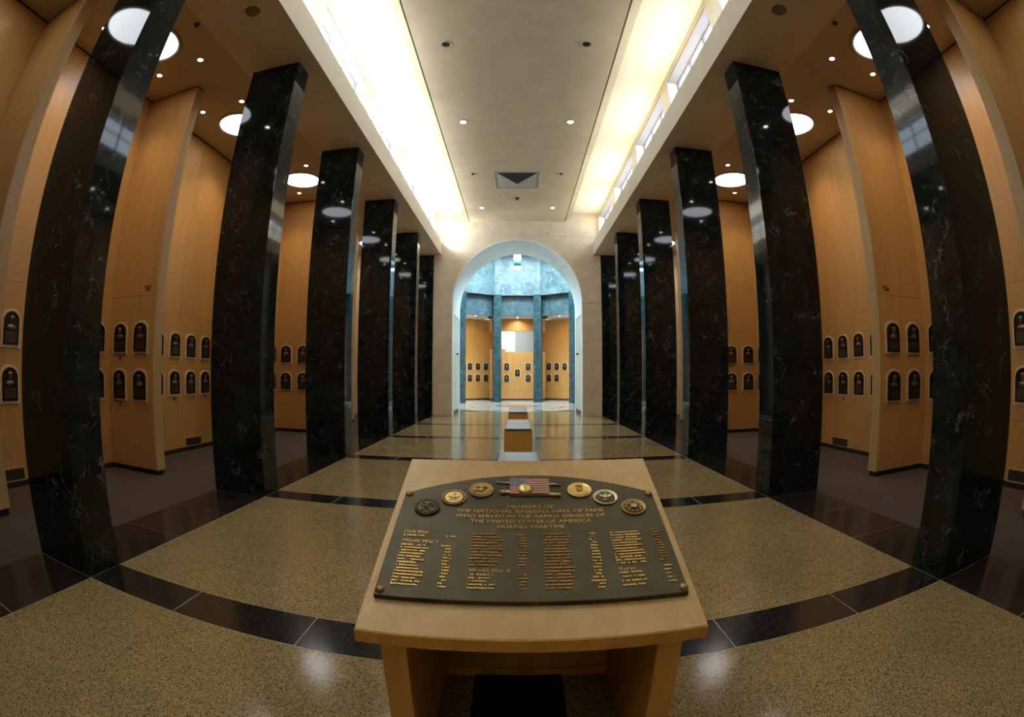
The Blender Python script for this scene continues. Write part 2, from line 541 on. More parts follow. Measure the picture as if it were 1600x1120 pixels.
# ------------------------------------------------------------------ ceilings and beams
for s in (-1, 1):
    struct('ceiling_beam', MB().box(*ab(s, BX, SOF), YBK, YW, HS, BT - .1), 'beam_paint')
    struct('ceiling_beam_lip', MB().box(*ab(s, BX, BX + .06), YBK, YW, BT - .1, BT), 'beam_paint')
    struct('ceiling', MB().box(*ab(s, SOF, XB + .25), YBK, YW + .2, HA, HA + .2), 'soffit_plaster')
    struct('roof', MB().box(*ab(s, SOF - .45, 16), YBK - 6, YW + 2, HA + .2, HA + .3), 'roof_white')
    # clerestory wall with window openings
    cw = MB()
    zs, zt = 6.66, 7.75
    ys = [YBK]
    wins = []
    for k in range(-1, 6):
        a, b = cy(k) + CD - .0 + .38 - .15, cy(k + 1) + .04
        a, b = cy(k) + .37, cy(k) + .37 + 2.66
        if a < YBK: continue
        wins.append((a, b, k))
    cur = YBK
    for a, b, k in wins:
        cw.box(*ab(s, CX, CX + .3), cur, a, zs, CZ + .1)
        cw.box(*ab(s, CX, CX + .3), a, b, zt, CZ + .1)
        cur = b
    cw.box(*ab(s, CX, CX + .3), cur, YW, zs, CZ + .1)
    struct('wall_clerestory_' + SIDE[s], cw, 'cove_white')
    for a, b, k in wins:
        num = (k + 2) * 2 + (0 if s < 0 else 1)
        x0 = CX + .22
        wo = struct('window_%d' % num, MB().box(*ab(s, x0, x0 + .05), a, b, zs, zs + .05).box(*ab(s, x0, x0 + .05), a, b, zt - .05, zt)
                    .box(*ab(s, x0, x0 + .05), a, a + .05, zs + .05, zt - .05).box(*ab(s, x0, x0 + .05), b - .05, b, zs + .05, zt - .05), 'window_frame')
        n = 3
        dw = (b - a - .1) / n
        for i in range(n):
            part('pane', MB().box(*ab(s, x0 + .02, x0 + .026), a + .05 + i * dw, a + .05 + (i + 1) * dw, zs + .05, zt - .05), 'glass', wo)
            if i:
                part('mullion', MB().box(*ab(s, x0, x0 + .045), a + .05 + i * dw - .018, a + .05 + i * dw + .018, zs + .05, zt - .05), 'window_frame', wo)
        part('transom', MB().box(*ab(s, x0 + .002, x0 + .043), a + .05, b - .05, 7.36, 7.385), 'window_frame', wo)
        part('head_shade_lining', MB().box(*ab(s, CX - .002, x0), a + .004, b - .004, zt - .03, zt - .001), 'window_frame', wo)  # dark grey lining added so the window head looks shaded
        part('sill', MB().box(*ab(s, CX - .01, x0), a, b, zs - .01, zs + .012), 'reveal_white', wo)
    # cove ceiling
    struct('ceiling', MB().box(*ab(s, PX2, CX + .5), YBK, YW, CZ, CZ + .12), 'cove_white')
    # sloped edge of the dropped panel
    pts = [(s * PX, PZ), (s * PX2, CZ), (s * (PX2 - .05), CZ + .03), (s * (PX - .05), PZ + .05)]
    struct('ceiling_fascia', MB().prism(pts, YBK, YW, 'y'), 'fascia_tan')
struct('ceiling', MB().box(-PX + .03, PX - .03, YBK, YW, PZ, PZ + .04), 'plaster')
struct('ceiling_shadow_gap', MB().box(-PX, PX, YBK, YW, PZ + .02, PZ + .045), 'joint_dark')
struct('roof', MB().box(-3.56, 3.56, YBK - .5, YW + 1.0, CZ + .16, CZ + .4), 'roof_white')
struct('wall_rear', MB().box(-7, 7, YBK - .3, YBK, -.03, CZ + .2), 'limestone')

# ------------------------------------------------------------------ end wall with arch
AR, ASZ = 2.49, 4.31
YE = 20.75
core = MB()
YS = YW + .045
core.box(-XB - .2, -AR, YS, YE, 0, CZ + .2).box(AR, XB + .2, YS, YE, 0, CZ + .2)
def arc(n, a0, a1, r=AR):
    return [(r * math.cos(a0 + (a1 - a0) * i / n), ASZ + r * math.sin(a0 + (a1 - a0) * i / n)) for i in range(n + 1)]
for sgn in (1, -1):
    a = arc(24, 0, PI / 2)
    a = [(sgn * x, z) for x, z in a]
    # strips of the spandrel above the arch
    for (p, q) in zip(a[:-1], a[1:]):
        core.prism([p, (p[0], CZ + .2), (q[0], CZ + .2), q], YS, YE, 'y')
ew = struct('wall_end', core, 'limestone')
g = .003
for s in (-1, 1):
    for (z0, z1) in ((0, 1.45), (1.45, 2.88), (2.88, ASZ)):
        part('stone_slab', MB().box(*ab(s, AR, CW), YW, YS, z0 + g, z1 - g), 'limestone', ew)
    for (z0, z1) in ((0, HA),):
        part('stone_slab', MB().box(*ab(s, CWO, XB + .2), YW, YS, z0, z1), 'limestone', ew)
    pts = [(s * x, z) for x, z in arc(20, 0, PI / 2 * .46)]
    xe, ze = pts[-1]
    part('stone_slab', MB().prism(pts + [(xe, ze)] [:0] + [(s * CW, ze - g), (s * CW, ASZ + g)], YW, YS, 'y'), 'limestone', ew)
    pts = [(s * x, z) for x, z in arc(22, PI / 2 * .46, PI / 2)]
    pts[-1] = (s * g, pts[-1][1])
    zt_ = 6.95
    part('stone_slab', MB().prism([(s * CW, ze + g)] + pts + [(s * g, zt_ - g), (s * CW, zt_ - g)], YW, YS, 'y'), 'limestone', ew)
    part('stone_slab', MB().box(*ab(s, g, CX + .02), YW, YS, zt_ + g, CZ + .1), 'limestone', ew)
# white lining of the arch passage
lin = MB()
la = arc(40, 0, PI, AR - .0)
lb = arc(40, 0, PI, AR - .03)
for i in range(40):
    lin.prism([la[i], la[i + 1], lb[i + 1], lb[i]], YW - .004, YE, 'y')
for s in (-1, 1):
    lin.box(*ab(s, AR - .03, AR), YW - .004, 18.70, 0, ASZ)
    lin.box(*ab(s, AR - .03, AR), 20.42, YE, 0, ASZ)
    lin.box(*ab(s, AR - .03, AR), 18.70, 20.42, 3.90, ASZ)
struct('wall_arch_lining', lin, 'arch_white')
for s in (-1, 1):
    d = struct('door_%d' % (1 if s < 0 else 2), MB().box(*ab(s, AR - .012, AR - .001), 18.71, 20.41, .16, 3.89), 'door_green')
    part('door_kick_plate', MB().box(*ab(s, AR - .02, AR - .001), 18.71, 20.41, 0.0, .16), 'door_dark', d)
    part('door_handle', MB().tube((s * (AR - .01), 19.45, 2.40), (s * (AR - .09), 19.45, 2.40), .018).ball((s * (AR - .10), 19.45, 2.40), .045), 'door_dark', d)

# ------------------------------------------------------------------ rotunda beyond the arch
RC, RR = 24.5, 3.77
def rp(ang, r): return (r * math.sin(ang), RC + r * math.cos(ang))
D18 = math.radians(18)
struct('floor_rotunda', MB().box(-7.4, 7.4, YE, 33, -.2, -.035), 'joint_dark')
rfl = bpy.data.objects['floor_rotunda']
# stone wedges with dark radial strips between them
for i in range(10):
    a0 = D18 * (2 * i - 1) + .035
    a1 = D18 * (2 * i + 1) - .035
    RO = 3.72 if 4 <= i <= 6 else 4.6 if i in (3, 7) else 7.2
    for (r0, r1) in ((1.1, 2.35), (2.45, RO)):
        p = [rp(a0, r0), rp(a1, r0), rp(a1, r1), rp(a0, r1)]
        part('stone_tile', MB().prism(p, -.035, 0, 'z'), 'rotunda_floor_stone', rfl)
    p = [rp(a1 + .004, 1.1), rp(a1 + .066, 1.1), rp(a1 + .066, min(RO, 3.72 if i == 3 else RO)), rp(a1 + .004, min(RO, 3.72 if i == 3 else RO))]
    part('stone_strip', MB().prism(p, -.035, 0, 'z'), 'rotunda_floor_dark', rfl)
part('stone_disc', MB().cyl((0, RC, -.035), 1.08, .035, 'z', 40), 'rotunda_floor_dark', rfl)
pierm = MB().cbox(-.23, .23, -.2, .2, 0, 6.2, .006).mesh('pier_shaft', 'pier_marble_shaded')
for i, nm in zip((-3, -2, -1, 0, 1, 2), ('far left', 'left outer', 'left inner', 'right inner', 'right outer', 'far right')):
    ang = D18 * (2 * i + 1)
    x, y = rp(ang, RR + .12)
    o = link('marble_pier', pierm, None, (x, y, 0), -ang)
    tag(o, 'green marble pier of the round room beyond the arch, %s one' % nm, 'pier', 'green marble piers of the round room')
for i in (-3, -2, -1, 0, 1, 2):
    o = struct('drum_pilaster', MB().box(-.2, .2, RR - .10, RR + .2, 6.2, 8.7), 'green_marble')
    o.location = (0, RC, 0); o.rotation_euler = (0, 0, -D18 * (2 * i + 1))
DS, DCEN = 6.05, 5.47
for i in range(-3, 4):
    ang = 2 * D18 * i
    ap = RR * math.cos(D18)
    hw = RR * math.sin(D18)
    rot = -ang
    base = (0, RC, 0)
    def seg(name, x0, x1, d0, d1, z0, z1, mat, parent=None):
        o = struct(name, MB().box(x0, x1, d0, d1, z0, z1), mat, parent)
        o.location = (0, RC, 0) if parent is None else (0, 0, 0)
        if parent is None: o.rotation_euler = (0, 0, rot)
        return o
    if abs(i) <= 2:
        seg('lintel', -hw - .0, hw + .0, ap + .40, ap + .55, 4.98, 6.16, 'lintel_marble_shaded')
        seg('lintel_painted_shadow', -hw + .1, hw - .1, ap + .392, ap + .402, 6.12, 6.16, 'joint_dark')  # thin dark strip painting the shadow line under the drum
        # bay ceiling
        seg('ceiling_bay', -hw - .6, hw + .6, ap + .55, 8.0, 5.0, 5.1, 'cove_white')
    seg('wall_drum', -hw - .05, hw + .05, ap - .0, ap + .5, 6.16, 9.0, 'green_marble')
    d = DCEN if i == 0 else DS
    if 1 <= abs(i) <= 2:
        xl, xr = -hw - (1.8 if i == 1 else .75), hw + (1.8 if i == -1 else .75)
        wl = seg('wall_rotunda', xl, xr, d + .01, d + .2, 0, 5.0, 'joint_dark')
        for j in range(3):
            w3 = (xr - xl) / 3
            x0 = xl + j * w3
            for (z0, z1) in ((.09, .55), (.55, 2.9), (2.9, 5.0)):
                seg('panel', x0 + .002, x0 + w3 - .002, d, d + .012, z0 + .002, z1 - .002, 'maple', wl)
        seg('plinth', xl, xr, d - .002, d + .012, 0, .085, 'plinth_dark', wl)
# side walls of the middle bay
for s in (-1, 1):
    struct('wall_rotunda', MB().box(*ab(s, 1.23, 1.31), 28.52, 31.3, 0, 5.0), 'maple_edge')
yc = RC + DCEN
cwall = struct('wall_rotunda', MB().box(-1.7, 1.7, yc + .012, yc + .1, 0, 2.96).box(-1.7, 1.7, yc + .012, yc + .1, 4.24, 5.0), 'joint_dark')
for a, b in ((-1.7, -.62), (-.62, .62), (.62, 1.7)):
    part('panel', MB().box(a + .002, b - .002, yc, yc + .014, .09, .55), 'maple', cwall)
    part('panel', MB().box(a + .002, b - .002, yc, yc + .014, .555, 2.96), 'maple', cwall)
    part('panel', MB().box(a + .002, b - .002, yc, yc + .014, 4.24, 5.0), 'maple', cwall)
part('ledge_block', MB().box(-1.7, -.75, yc, yc + .1, 2.96, 3.13), 'maple', cwall)
part('plinth', MB().box(-1.7, 1.7, yc - .002, yc + .012, 0, .085), 'plinth_dark', cwall)
struct('wall_back_room', MB().prism([(-3.2, 31.6), (-.14, 32.6), (-.14, 32.8), (-3.2, 31.8)], 0, 5.1, 'z'), 'room_white')
struct('wall_back_room', MB().prism([(-.14, 32.6), (3.2, 31.7), (3.2, 31.9), (-.14, 32.8)], 0, 5.1, 'z'), 'room_grey')
struct('ceiling_drum', MB().box(-4.8, 4.8, YE - .15, 29.2, 8.7, 8.9), 'arch_white')
struct('wall_drum', MB().box(-4.8, 4.8, YE - .15, YE, CZ + .2, 8.7), 'arch_white')
for s in (-1, 1):
    struct('wall_drum', MB().box(*ab(s, 4.3, 4.5), YE, 24.6, 0, 8.7), 'arch_white')
struct('roof_rotunda', MB().box(-9, 9, 28.75, 34, 5.12, 5.25), 'roof_white')
sk = thing('skylight', 'round luminous skylight in the drum above the round room', 'skylight', (0, RC, 8.69))
part('glow_panel', MB().cyl((0, 0, -.04), 1.75, .03, 'z', 40), 'skylight_glow', sk)
part('ring', MB().lathe([(1.75, -.06), (1.9, -.06), (1.9, 0), (1.75, 0), (1.75, -.06)], seg=40), 'arch_white', sk)
la_ = thing('pendant_lantern', 'white and green glass lantern hanging high in the round room', 'lantern', (0, RC, 6.9))
part('stem', MB().cyl((0, 0, .84), .015, .9), 'metal_trim', la_)
part('top_shade', MB().lathe([(0, .86), (.13, .86), (.19, .74), (.2, .52), (0, .52)], seg=20), 'lantern_white', la_)
part('glass_body', MB().cyl((0, 0, .17), .18, .35, 'z', 20), 'lantern_green', la_)
part('bottom_ring', MB().cyl((0, 0, .04), .2, .12, 'z', 20), 'lantern_white', la_)
part('finial', MB().cyl((0, 0, 0), .05, .04, 'z', 12), 'metal_trim', la_)

# ------------------------------------------------------------------ lamps
def spot_light(parent, loc, target, energy, color, size=60, blend=.8, radius=.04):
    l = bpy.data.lights.new('bulb_light', 'SPOT')
    l.energy = energy; l.color = color; l.spot_size = math.radians(size); l.spot_blend = blend
    l.shadow_soft_size = radius
    o = bpy.data.objects.new('bulb_light', l)
    COL.objects.link(o)
    o.parent = parent
    o.location = loc
    d = Vector(target) - Vector(loc)
    o.rotation_euler = d.to_track_quat('-Z', 'Y').to_euler()
    return o
WARM = (1.0, 0.76, 0.48)
E_SPOT, E_DOWN, E_COVE_L, E_COVE_R = 44, 66, 36, 16
disc_rim = MB().lathe([(.46, -.015), (.495, -.03), (.52, -.03), (.53, 0), (.46, 0), (.46, -.015)], seg=40).mesh('rim', 'metal_trim')
disc_dif = MB().cyl((0, 0, -.016), .462, .012, 'z', 40).mesh('diffuser', 'lamp_disc')
sp_rim = MB().lathe([(.045, -.012), (.062, -.012), (.066, 0), (.045, 0), (.045, -.012)], seg=20).mesh('rim', 'metal_trim')
sp_blb = MB().cyl((0, 0, -.010), .045, .008, 'z', 20).mesh('bulb', 'spot_bulb')
for s in (-1, 1):
    for k in range(0, 6):
        c = bayc(k)
        where = 'the %s %s alcove' % (ORD[k] if k > 0 else 'near', SIDE[s])
        t = thing('ceiling_lamp', 'large round white ceiling lamp in ' + where, 'lamp', (s * 5.4, c, HA), 0, 'round alcove ceiling lamps')
        part('rim', disc_rim, None, t); part('diffuser', disc_dif, None, t)
        for (x, far) in ((4.92, False), (5.86, True)):
            for dy in (-.84, .84):
                q = '%s %s spot' % ('near' if dy < 0 else 'far', 'wall-side' if far else 'hall-side')
                sp = thing('recessed_spotlight', 'small bright recessed %s in the ceiling of %s' % (q, where), 'spotlight',
                           (s * x, c + dy, HA), 0, 'small alcove spotlights')
                part('rim', sp_rim, None, sp); part('bulb', sp_blb, None, sp)
                if far:
                    tgt = (s * (XB - x), dy * .12, 3.2 - HA)
                else:
                    tgt = (s * (XB - x), -dy * .35, 3.2 - HA)
                if k > 0: spot_light(sp, (0, 0, -.02), tgt, E_SPOT, WARM, 86, 1.0)
        if k != 1: continue
        # beam soffit speaker and sprinkler
        sx = tag(link('ceiling_speaker', MB().lathe([(0, -.006), (.085, -.006), (.088, -.012), (.105, -.012), (.11, 0), (0, 0)], seg=28).mesh('ceiling_speaker', 'speaker_cloth'),
                      None, (s * 3.38, c - .07, HS)), 'brown round speaker grille in the soffit before ' + where, 'speaker', 'soffit speakers')
        sx2 = tag(link('sprinkler_head', MB().lathe([(0, -.05), (.03, -.05), (.03, -.04), (.012, -.035), (.012, -.012), (.045, -.008), (.048, 0), (0, 0)], seg=16).mesh('sprinkler_head', 'dark_can'),
                       None, (s * 4.47, c, HA)), 'small dark sprinkler head in the ceiling of ' + where, 'sprinkler', 'alcove sprinklers')

# downlights in the dropped centre panel
dl_rim = MB().lathe([(.075, -.01), (.105, -.012), (.11, 0), (.075, 0), (.075, -.01)], seg=24).mesh('rim', 'metal_trim')
dl_on = MB().cyl((0, 0, -.008), .076, .006, 'z', 24).mesh('bulb', 'down_bulb')
dl_off = MB().cyl((0, 0, -.006), .076, .005, 'z', 24).mesh('reflector', 'dark_can')
for s in (-1, 1):
    for (y, on) in ((.85, 0), (4.02, 1), (7.19, 0), (10.33, 1), (16.72, 1)):
        st = 'lit' if on else 'unlit dark'
        pl = {.85: 'over the camera', 4.02: 'nearest', 7.19: 'nearest in view', 10.33: 'middle', 16.72: 'by the end wall'}[y]
        t = thing('downlight', '%s round downlight in the centre ceiling, %s on the %s' % (st, pl, SIDE[s]), 'downlight', (s * 1.272, y, PZ), 0, 'centre ceiling downlights')
        part('rim', dl_rim, None, t)
        part('bulb' if on else 'reflector', dl_on if on else dl_off, None, t)
        if on: spot_light(t, (0, 0, -.02), (0, 0, -5), E_DOWN, (1, .84, .62), 84, 1.0, .2)
    t = thing('smoke_detector', 'small paired detector on the centre ceiling %s of the air vent' % SIDE[s], 'detector', (s * 1.27, 13.58, PZ))
    part('dome', MB().lathe([(0, -.03), (.04, -.03), (.055, 0), (0, 0)], c=(.045 * s, 0, 0), seg=16), 'dark_can', t)
    part('plate', MB().lathe([(0, -.008), (.05, -.008), (.055, 0), (0, 0)], c=(-.07 * s, 0, 0), seg=16), 'metal_trim', t)
t = tag(link('sprinkler_head', MB().lathe([(0, -.085), (.05, -.075), (.055, -.06), (.02, -.04), (.02, -.012), (.09, -.008), (.095, 0), (0, 0)], seg=16).mesh('sprinkler_head', 'dark_can'), None, (0, 15.74, PZ)),
        'dark sprinkler head on the centre ceiling between vent and arch', 'sprinkler')
# air vent: square frame with four sloping faces, near one open and dark
t = thing('air_vent', 'square grey ceiling air vent with inverted pyramid in the hall', 'vent', (0, 14.12, PZ))
vf = MB()
vs_ = .67
for (x0, x1, y0, y1) in ((-vs_, vs_, -vs_, -vs_ + .05), (-vs_, vs_, vs_ - .05, vs_), (-vs_, -vs_ + .05, -vs_ + .05, vs_ - .05), (vs_ - .05, vs_, -vs_ + .05, vs_ - .05)):
    vf.box(x0, x1, y0, y1, -.02, 0)
part('frame', vf, 'vent_grey', t)
q = vs_ - .06
apx = (0, 0, -.004)
cor = [(-q, -q, -.10), (q, -q, -.10), (q, q, -.10), (-q, q, -.10)]
cor = [(-q, -q, -.012), (q, -q, -.012), (q, q, -.012), (-q, q, -.012)]
apx = (0, -.05, -.16)
for i, mt_ in zip(range(4), ('vent_dark', 'vent_grey', 'vent_grey', 'vent_grey')):
    a, b = cor[i], cor[(i + 1) % 4]
    part('louver_face', MB().add([a, b, apx, (a[0] * .98, a[1] * .98, -.004), (b[0] * .98, b[1] * .98, -.004), (0, -.05, -.15)],
                                 [(0, 1, 2), (3, 5, 4), (0, 3, 4, 1), (1, 4, 5, 2), (2, 5, 3, 0)]), mt_, t)
t = tag(link('wall_speaker', MB().lathe([(0, -.05), (.05, -.05), (.07, -.02), (.07, 0), (0, 0)], seg=16, axis='y').mesh('wall_speaker', 'board_cream'), None, (1.164, YW, 7.09)),
        'small pale round sensor on the end wall above the arch', 'sensor')

# strip lights on the beam ledges under the clerestory
for s in (-1, 1):
    for k in range(-1, 6):
        c = cy(k) + .37 + 1.33
        if c - 1.4 < YBK: continue
        if k == 5: c -= .3
        t = thing('strip_light', 'fluorescent strip light on the %s ledge below its %s clerestory window' % (SIDE[s], ORD[k + 2]), 'strip light',
                  (s * 3.10, c, BT - .1), 0, 'strip lights hidden on the ledges')
        part('housing', MB().box(-.045, .045, -1.3, 1.3, 0, .035), 'cove_white', t)
        part('tube', MB().cyl((0, -1.28, .05), .013, 2.56, 'y', 10), 'tube_cool' if s < 0 else 'tube_warm', t)
        l = bpy.data.lights.new('strip_area', 'AREA')
        l.shape = 'RECTANGLE'; l.size = .05; l.size_y = 2.5
        l.energy = E_COVE_L if s < 0 else E_COVE_R
        l.color = (1, .97, .9) if s < 0 else (1, .80, .48)
        lo = bpy.data.objects.new('strip_area', l); COL.objects.link(lo); lo.parent = t
        lo.location = (0, 0, .07); lo.rotation_euler = (PI, 0, 0)
        l.spread = math.radians(145)
# spotlight on the left ledge that washes the end wall
t = thing('ledge_spotlight', 'small spotlight on the left ledge washing the end wall', 'spotlight', (-3.10, 18.12, BT - .1))
part('bracket', MB().box(-.06, .0, -.16, -.1, 0, .15), 'metal_trim', t)
part('can', MB().tube((-.06, -.16, .16), (.04, -.11, .19), .035, .045, 14), 'metal_trim', t)
spot_light(t, (.06, -.1, .2), (1.25, .30, .22), 110, (.97, .99, 1), 105, 1.0, .1)
# lamps of the rotunda bays and the bright room behind
for (x, y) in ((-2.45, 28.3), (2.45, 28.3), (0.0, 29.2)):
    nm = 'left' if x < 0 else 'right' if x > 0 else 'middle'
    t = thing('recessed_spotlight', 'small spotlight in the %s bay of the round room beyond the arch' % nm, 'spotlight', (x, y, 5.0), 0, 'spotlights of the round room bays')
    part('rim', sp_rim, None, t); part('bulb', sp_blb, None, t)
    spot_light(t, (0, 0, -.02), (x * .25, 1.2, -2.9), 140, (1, .84, .66), 130, 1.0)
t = thing('ceiling_lamp', 'bright ceiling lamp of the white room behind the middle bay', 'lamp', (-.9, 30.9, 5.0))
part('rim', disc_rim, None, t); part('diffuser', disc_dif, None, t)
l = bpy.data.lights.new('disc_light', 'AREA'); l.shape = 'DISK'; l.size = .9; l.energy = 34; l.color = (.95, 1, 1)
lo = bpy.data.objects.new('disc_light', l); COL.objects.link(lo); lo.parent = t; lo.location = (0, 0, -.035)

# ------------------------------------------------------------------ bronze plaques on the maple walls
def arched(w, h, n=14, inset=0):
    r = w / 2
    pts = [(-r + inset, -h / 2 + inset), (r - inset, -h / 2 + inset)]
    zc = h / 2 - r * .82
    for i in range(n + 1):
        a = PI * i / n
        pts.append(((r - inset) * math.cos(a), zc + (r * .82 - inset) * math.sin(a)))
    return pts
PM = {}
PM['backing_board'] = MB().prism(arched(.385, .515), -.018, 0, 'y').mesh('backing_board', 'board_cream')
PM['relief'] = MB().prism(arched(.305, .44), -.03, -.018, 'y').mesh('relief', 'bronze_dark')
fr = MB()
o_, i_ = arched(.305, .44), arched(.305, .44, 14, .016)
for j in range(len(o_)):
    k2 = (j + 1) % len(o_)
    fr.prism([o_[j], o_[k2], i_[k2], i_[j]], -.038, -.03, 'y')
PM['frame'] = fr.mesh('frame', 'bronze_dark')
PM['text_panel'] = MB().box(-.115, .115, -.0345, -.03, -.19, -.045).mesh('text_panel', 'bronze_text')
pb = MB()
pb.ball((0, -.036, .108), (.036, .022, .05))                 # head
pb.ball((0, -.045, .135), (.046, .02, .026))                 # cap
pb.ball((0, -.034, .048), (.018, .012, .022))                # neck
pb.ball((0, -.030, .010), (.088, .02, .040))                 # shoulders
PM['portrait'] = pb.mesh('portrait', 'bronze_portrait')
TAGM = MB().box(-.018, .018, -.012, 0, -.335, -.285).mesh('tag_holder', 'letter_dark')
def plaque(loc, rotz, label, group, with_tag=False):
    t = thing('bronze_plaque', label, 'plaque', loc, rotz, group)
    for nme in ('backing_board', 'relief', 'frame', 'text_panel', 'portrait'):
        part(nme, PM[nme], None, t)
    if with_tag: part('tag_holder', TAGM, None, t)
    return t
ZR = {'upper': 2.105, 'lower': 1.375}
tags = {('f', -1, 2, 1, 'upper'), ('f', -1, 2, 1, 'lower'), ('w', -1, 2, 3, 'lower'), ('w', -1, 2, 5, 'lower'), ('w', 1, 2, 4, 'lower'), ('f', 1, 4, 0, 'upper')}
for s in (-1, 1):
    for k in (1, 2, 3, 4, 5):
        c = bayc(k)
        if k <= 3:
            for j, off in enumerate((-1.3325, -.7875, -.2425, .3025, .8475, 1.3525)):
                off = (-1.36, -.8175, -.2725, .2725, .8175, 1.36)[j] - .085
                if k == 1: off = 2.95 + .48 * j - c
                for row, z in ZR.items():
                    lab = 'arched bronze plaque, %s row, %s along the back wall of %s alcove %s' % (row, ORD[j + 1], SIDE[s], ORD[k])
                    plaque((s * XB, c + off, z), -s * PI / 2, lab, 'bronze plaques on the alcove walls', ('w', s, k, j, row) in tags)
    for k in (2, 3, 4, 5):
        for j, x in enumerate((5.71, 6.245)):
            for row, z in ZR.items():
                lab = 'arched bronze plaque, %s row, %s side, on the %s fin of the %s alcoves' % (row, 'hall' if j == 0 else 'wall', ORD[k], SIDE[s])
                plaque((s * x, fy(k), z), 0, lab, 'bronze plaques on the maple fins', ('f', s, k, j, row) in tags)
# rotunda plaques
for nm, x, z in (('upper left', -.655, 2.063), ('lower left', -.655, 1.345), ('centre', 0, 1.69), ('upper right', .658, 2.064), ('lower right', .658, 1.357)):
    plaque((x, yc, z), 0, 'small far plaque, %s one on the middle wall beyond the arch' % nm, 'plaques in the round room')
for s, rows in ((-1, {'upper': (3.309, 2.942, 2.448, 1.959), 'lower': (3.309, 2.942, 2.448, 1.959)}), (1, {'upper': (1.942, 2.43, 2.921), 'lower': (1.942, 2.422)})):
    nx, ny = s * math.sin(2 * D18), math.cos(2 * D18)
    for row, xs in rows.items():
        for j, ax in enumerate(xs):
            sc = (DS + ny * RC) / (nx * s * ax + ny * 30)
            z = 1.6 + ({'upper': 2.075, 'lower': 1.365}[row] - 1.6) * sc
            plaque((s * ax * sc, 30 * sc, z), -s * 2 * D18, 'small far plaque, %s row, %s from the left on the %s wall beyond the arch' % (row, ORD[j + 1], SIDE[s]), 'plaques in the round room')

# air grilles at the foot of the back walls
grm = MB()
for s in (-1, 1):
    for k in (1, 2, 3):
        y0 = bayc(k) + .52 if k > 1 else 3.05
        y1 = y0 + .56
        t = thing('air_grille', 'low dark air grille at the foot of the back wall, %s alcove %s' % (SIDE[s], ORD[k]), 'grille', (s * XB, (y0 + y1) / 2, .10), 0, 'wall grilles')
        h = (y1 - y0) / 2
        part('opening', MB().box(*ab(s, -.004, .0), -h, h, 0, .15), 'grille_dark', t)
        f_ = MB()
        f_.box(*ab(s, -.014, .0), -h - .025, h + .025, .15, .172).box(*ab(s, -.014, .0), -h - .025, h + .025, -.015, 0)
        f_.box(*ab(s, -.014, 0), -h - .025, -h, 0, .15).box(*ab(s, -.014, 0), h, h + .025, 0, .15)
        part('frame', f_, 'maple_edge', t)
        for i in range(4):
            part('slat', MB().box(*ab(s, -.010, -.004), -h, h, .018 + i * .034, .027 + i * .034), 'grille_bronze', t)

# ------------------------------------------------------------------ text helper
def text_mesh(name, body, size, mats, extrude=.002, align='CENTER', spacing=1.0, xscale=1.0):
    cu = bpy.data.curves.new(name, 'FONT')
    cu.body = body; cu.size = size; cu.extrude = extrude; cu.align_x = align; cu.align_y = 'CENTER'
    cu.space_character = spacing; cu.resolution_u = 2
    o = bpy.data.objects.new('tmp_text', cu); COL.objects.link(o)
    bpy.context.view_layer.update()
    me = bpy.data.meshes.new_from_object(o.evaluated_get(bpy.context.evaluated_depsgraph_get()))
    bpy.data.objects.remove(o); bpy.data.curves.remove(cu)
    me.materials.clear(); me.materials.append(MATS[mats])
    if xscale != 1.0:
        for v in me.vertices: v.co.x *= xscale
    return me
for s, body, x in ((-1, "'07", -5.62), (1, "'06", 5.625)):
    me = text_mesh('year_lettering', body, .13, 'letter_dark', .004, spacing=1.05)
    o = link('year_lettering', me, None, (x, fy(2) - .003, 2.845))
    o.rotation_euler = (PI / 2, 0, 0)
    tag(o, 'small dark year numerals above the plaques on the %s fin' % SIDE[s], 'lettering')

# ------------------------------------------------------------------ lectern
LAM = 1.185
LX, LF, LR_, ZF, ZRR = .0644, 1.383, 2.429, .749, 1.166
lec = thing('lectern', 'light maple lectern with sloping top carrying the bronze tablet', 'lectern', (LX, LF, 0))
sang = math.atan2(ZRR - ZF, LR_ - LF)
dY = LR_ - LF
tp = MB().prism([(0, ZF), (dY, ZRR), (dY, ZRR - .054), (0, ZF - .05)], -.5925, .5925, 'x')
o = part('top', tp, 'lectern_top_wood', lec); bevel(o, .004)
part('front_edge', MB().box(-.5925, .5925, -.004, 0, ZF - .05, ZF - .003), 'leg_wood', lec, 'orange maple front edge band')
YP = .86
def under(d): return ZF + d * math.tan(sang) - .0535
for s in (-1, 1):
    x0, x1 = ab(s, .420, .511)
    o = part('side_panel', MB().prism([(.015, 0), (YP, 0), (YP, under(YP)), (.015, under(.015))], x0, x1, 'x'), 'leg_wood', lec); bevel(o, .003)
for a, b in ((-.42, -.137), (-.137, .137), (.137, .42)):
    part('back_panel', MB().box(a + .0015, b - .0015, YP - .035, YP - .01, .058, under(YP - .035)), 'leg_wood', lec)
part('backing_board', MB().box(-.419, .419, YP - .012, YP - .002, .058, under(YP - .035)), 'leg_wood', lec)
part('base_rail', MB().box(-.419, .419, YP - .05, YP - .005, 0, .055), 'leg_wood', lec)
tag(link('floor_mat', MB().cbox(-.225, .225, 0, .62, 0.0005, .012, .004).mesh('floor_mat', 'mat_black'), None, (.022, 1.58, 0.0)),
    'black rectangular mat on the floor under the lectern', 'mat')

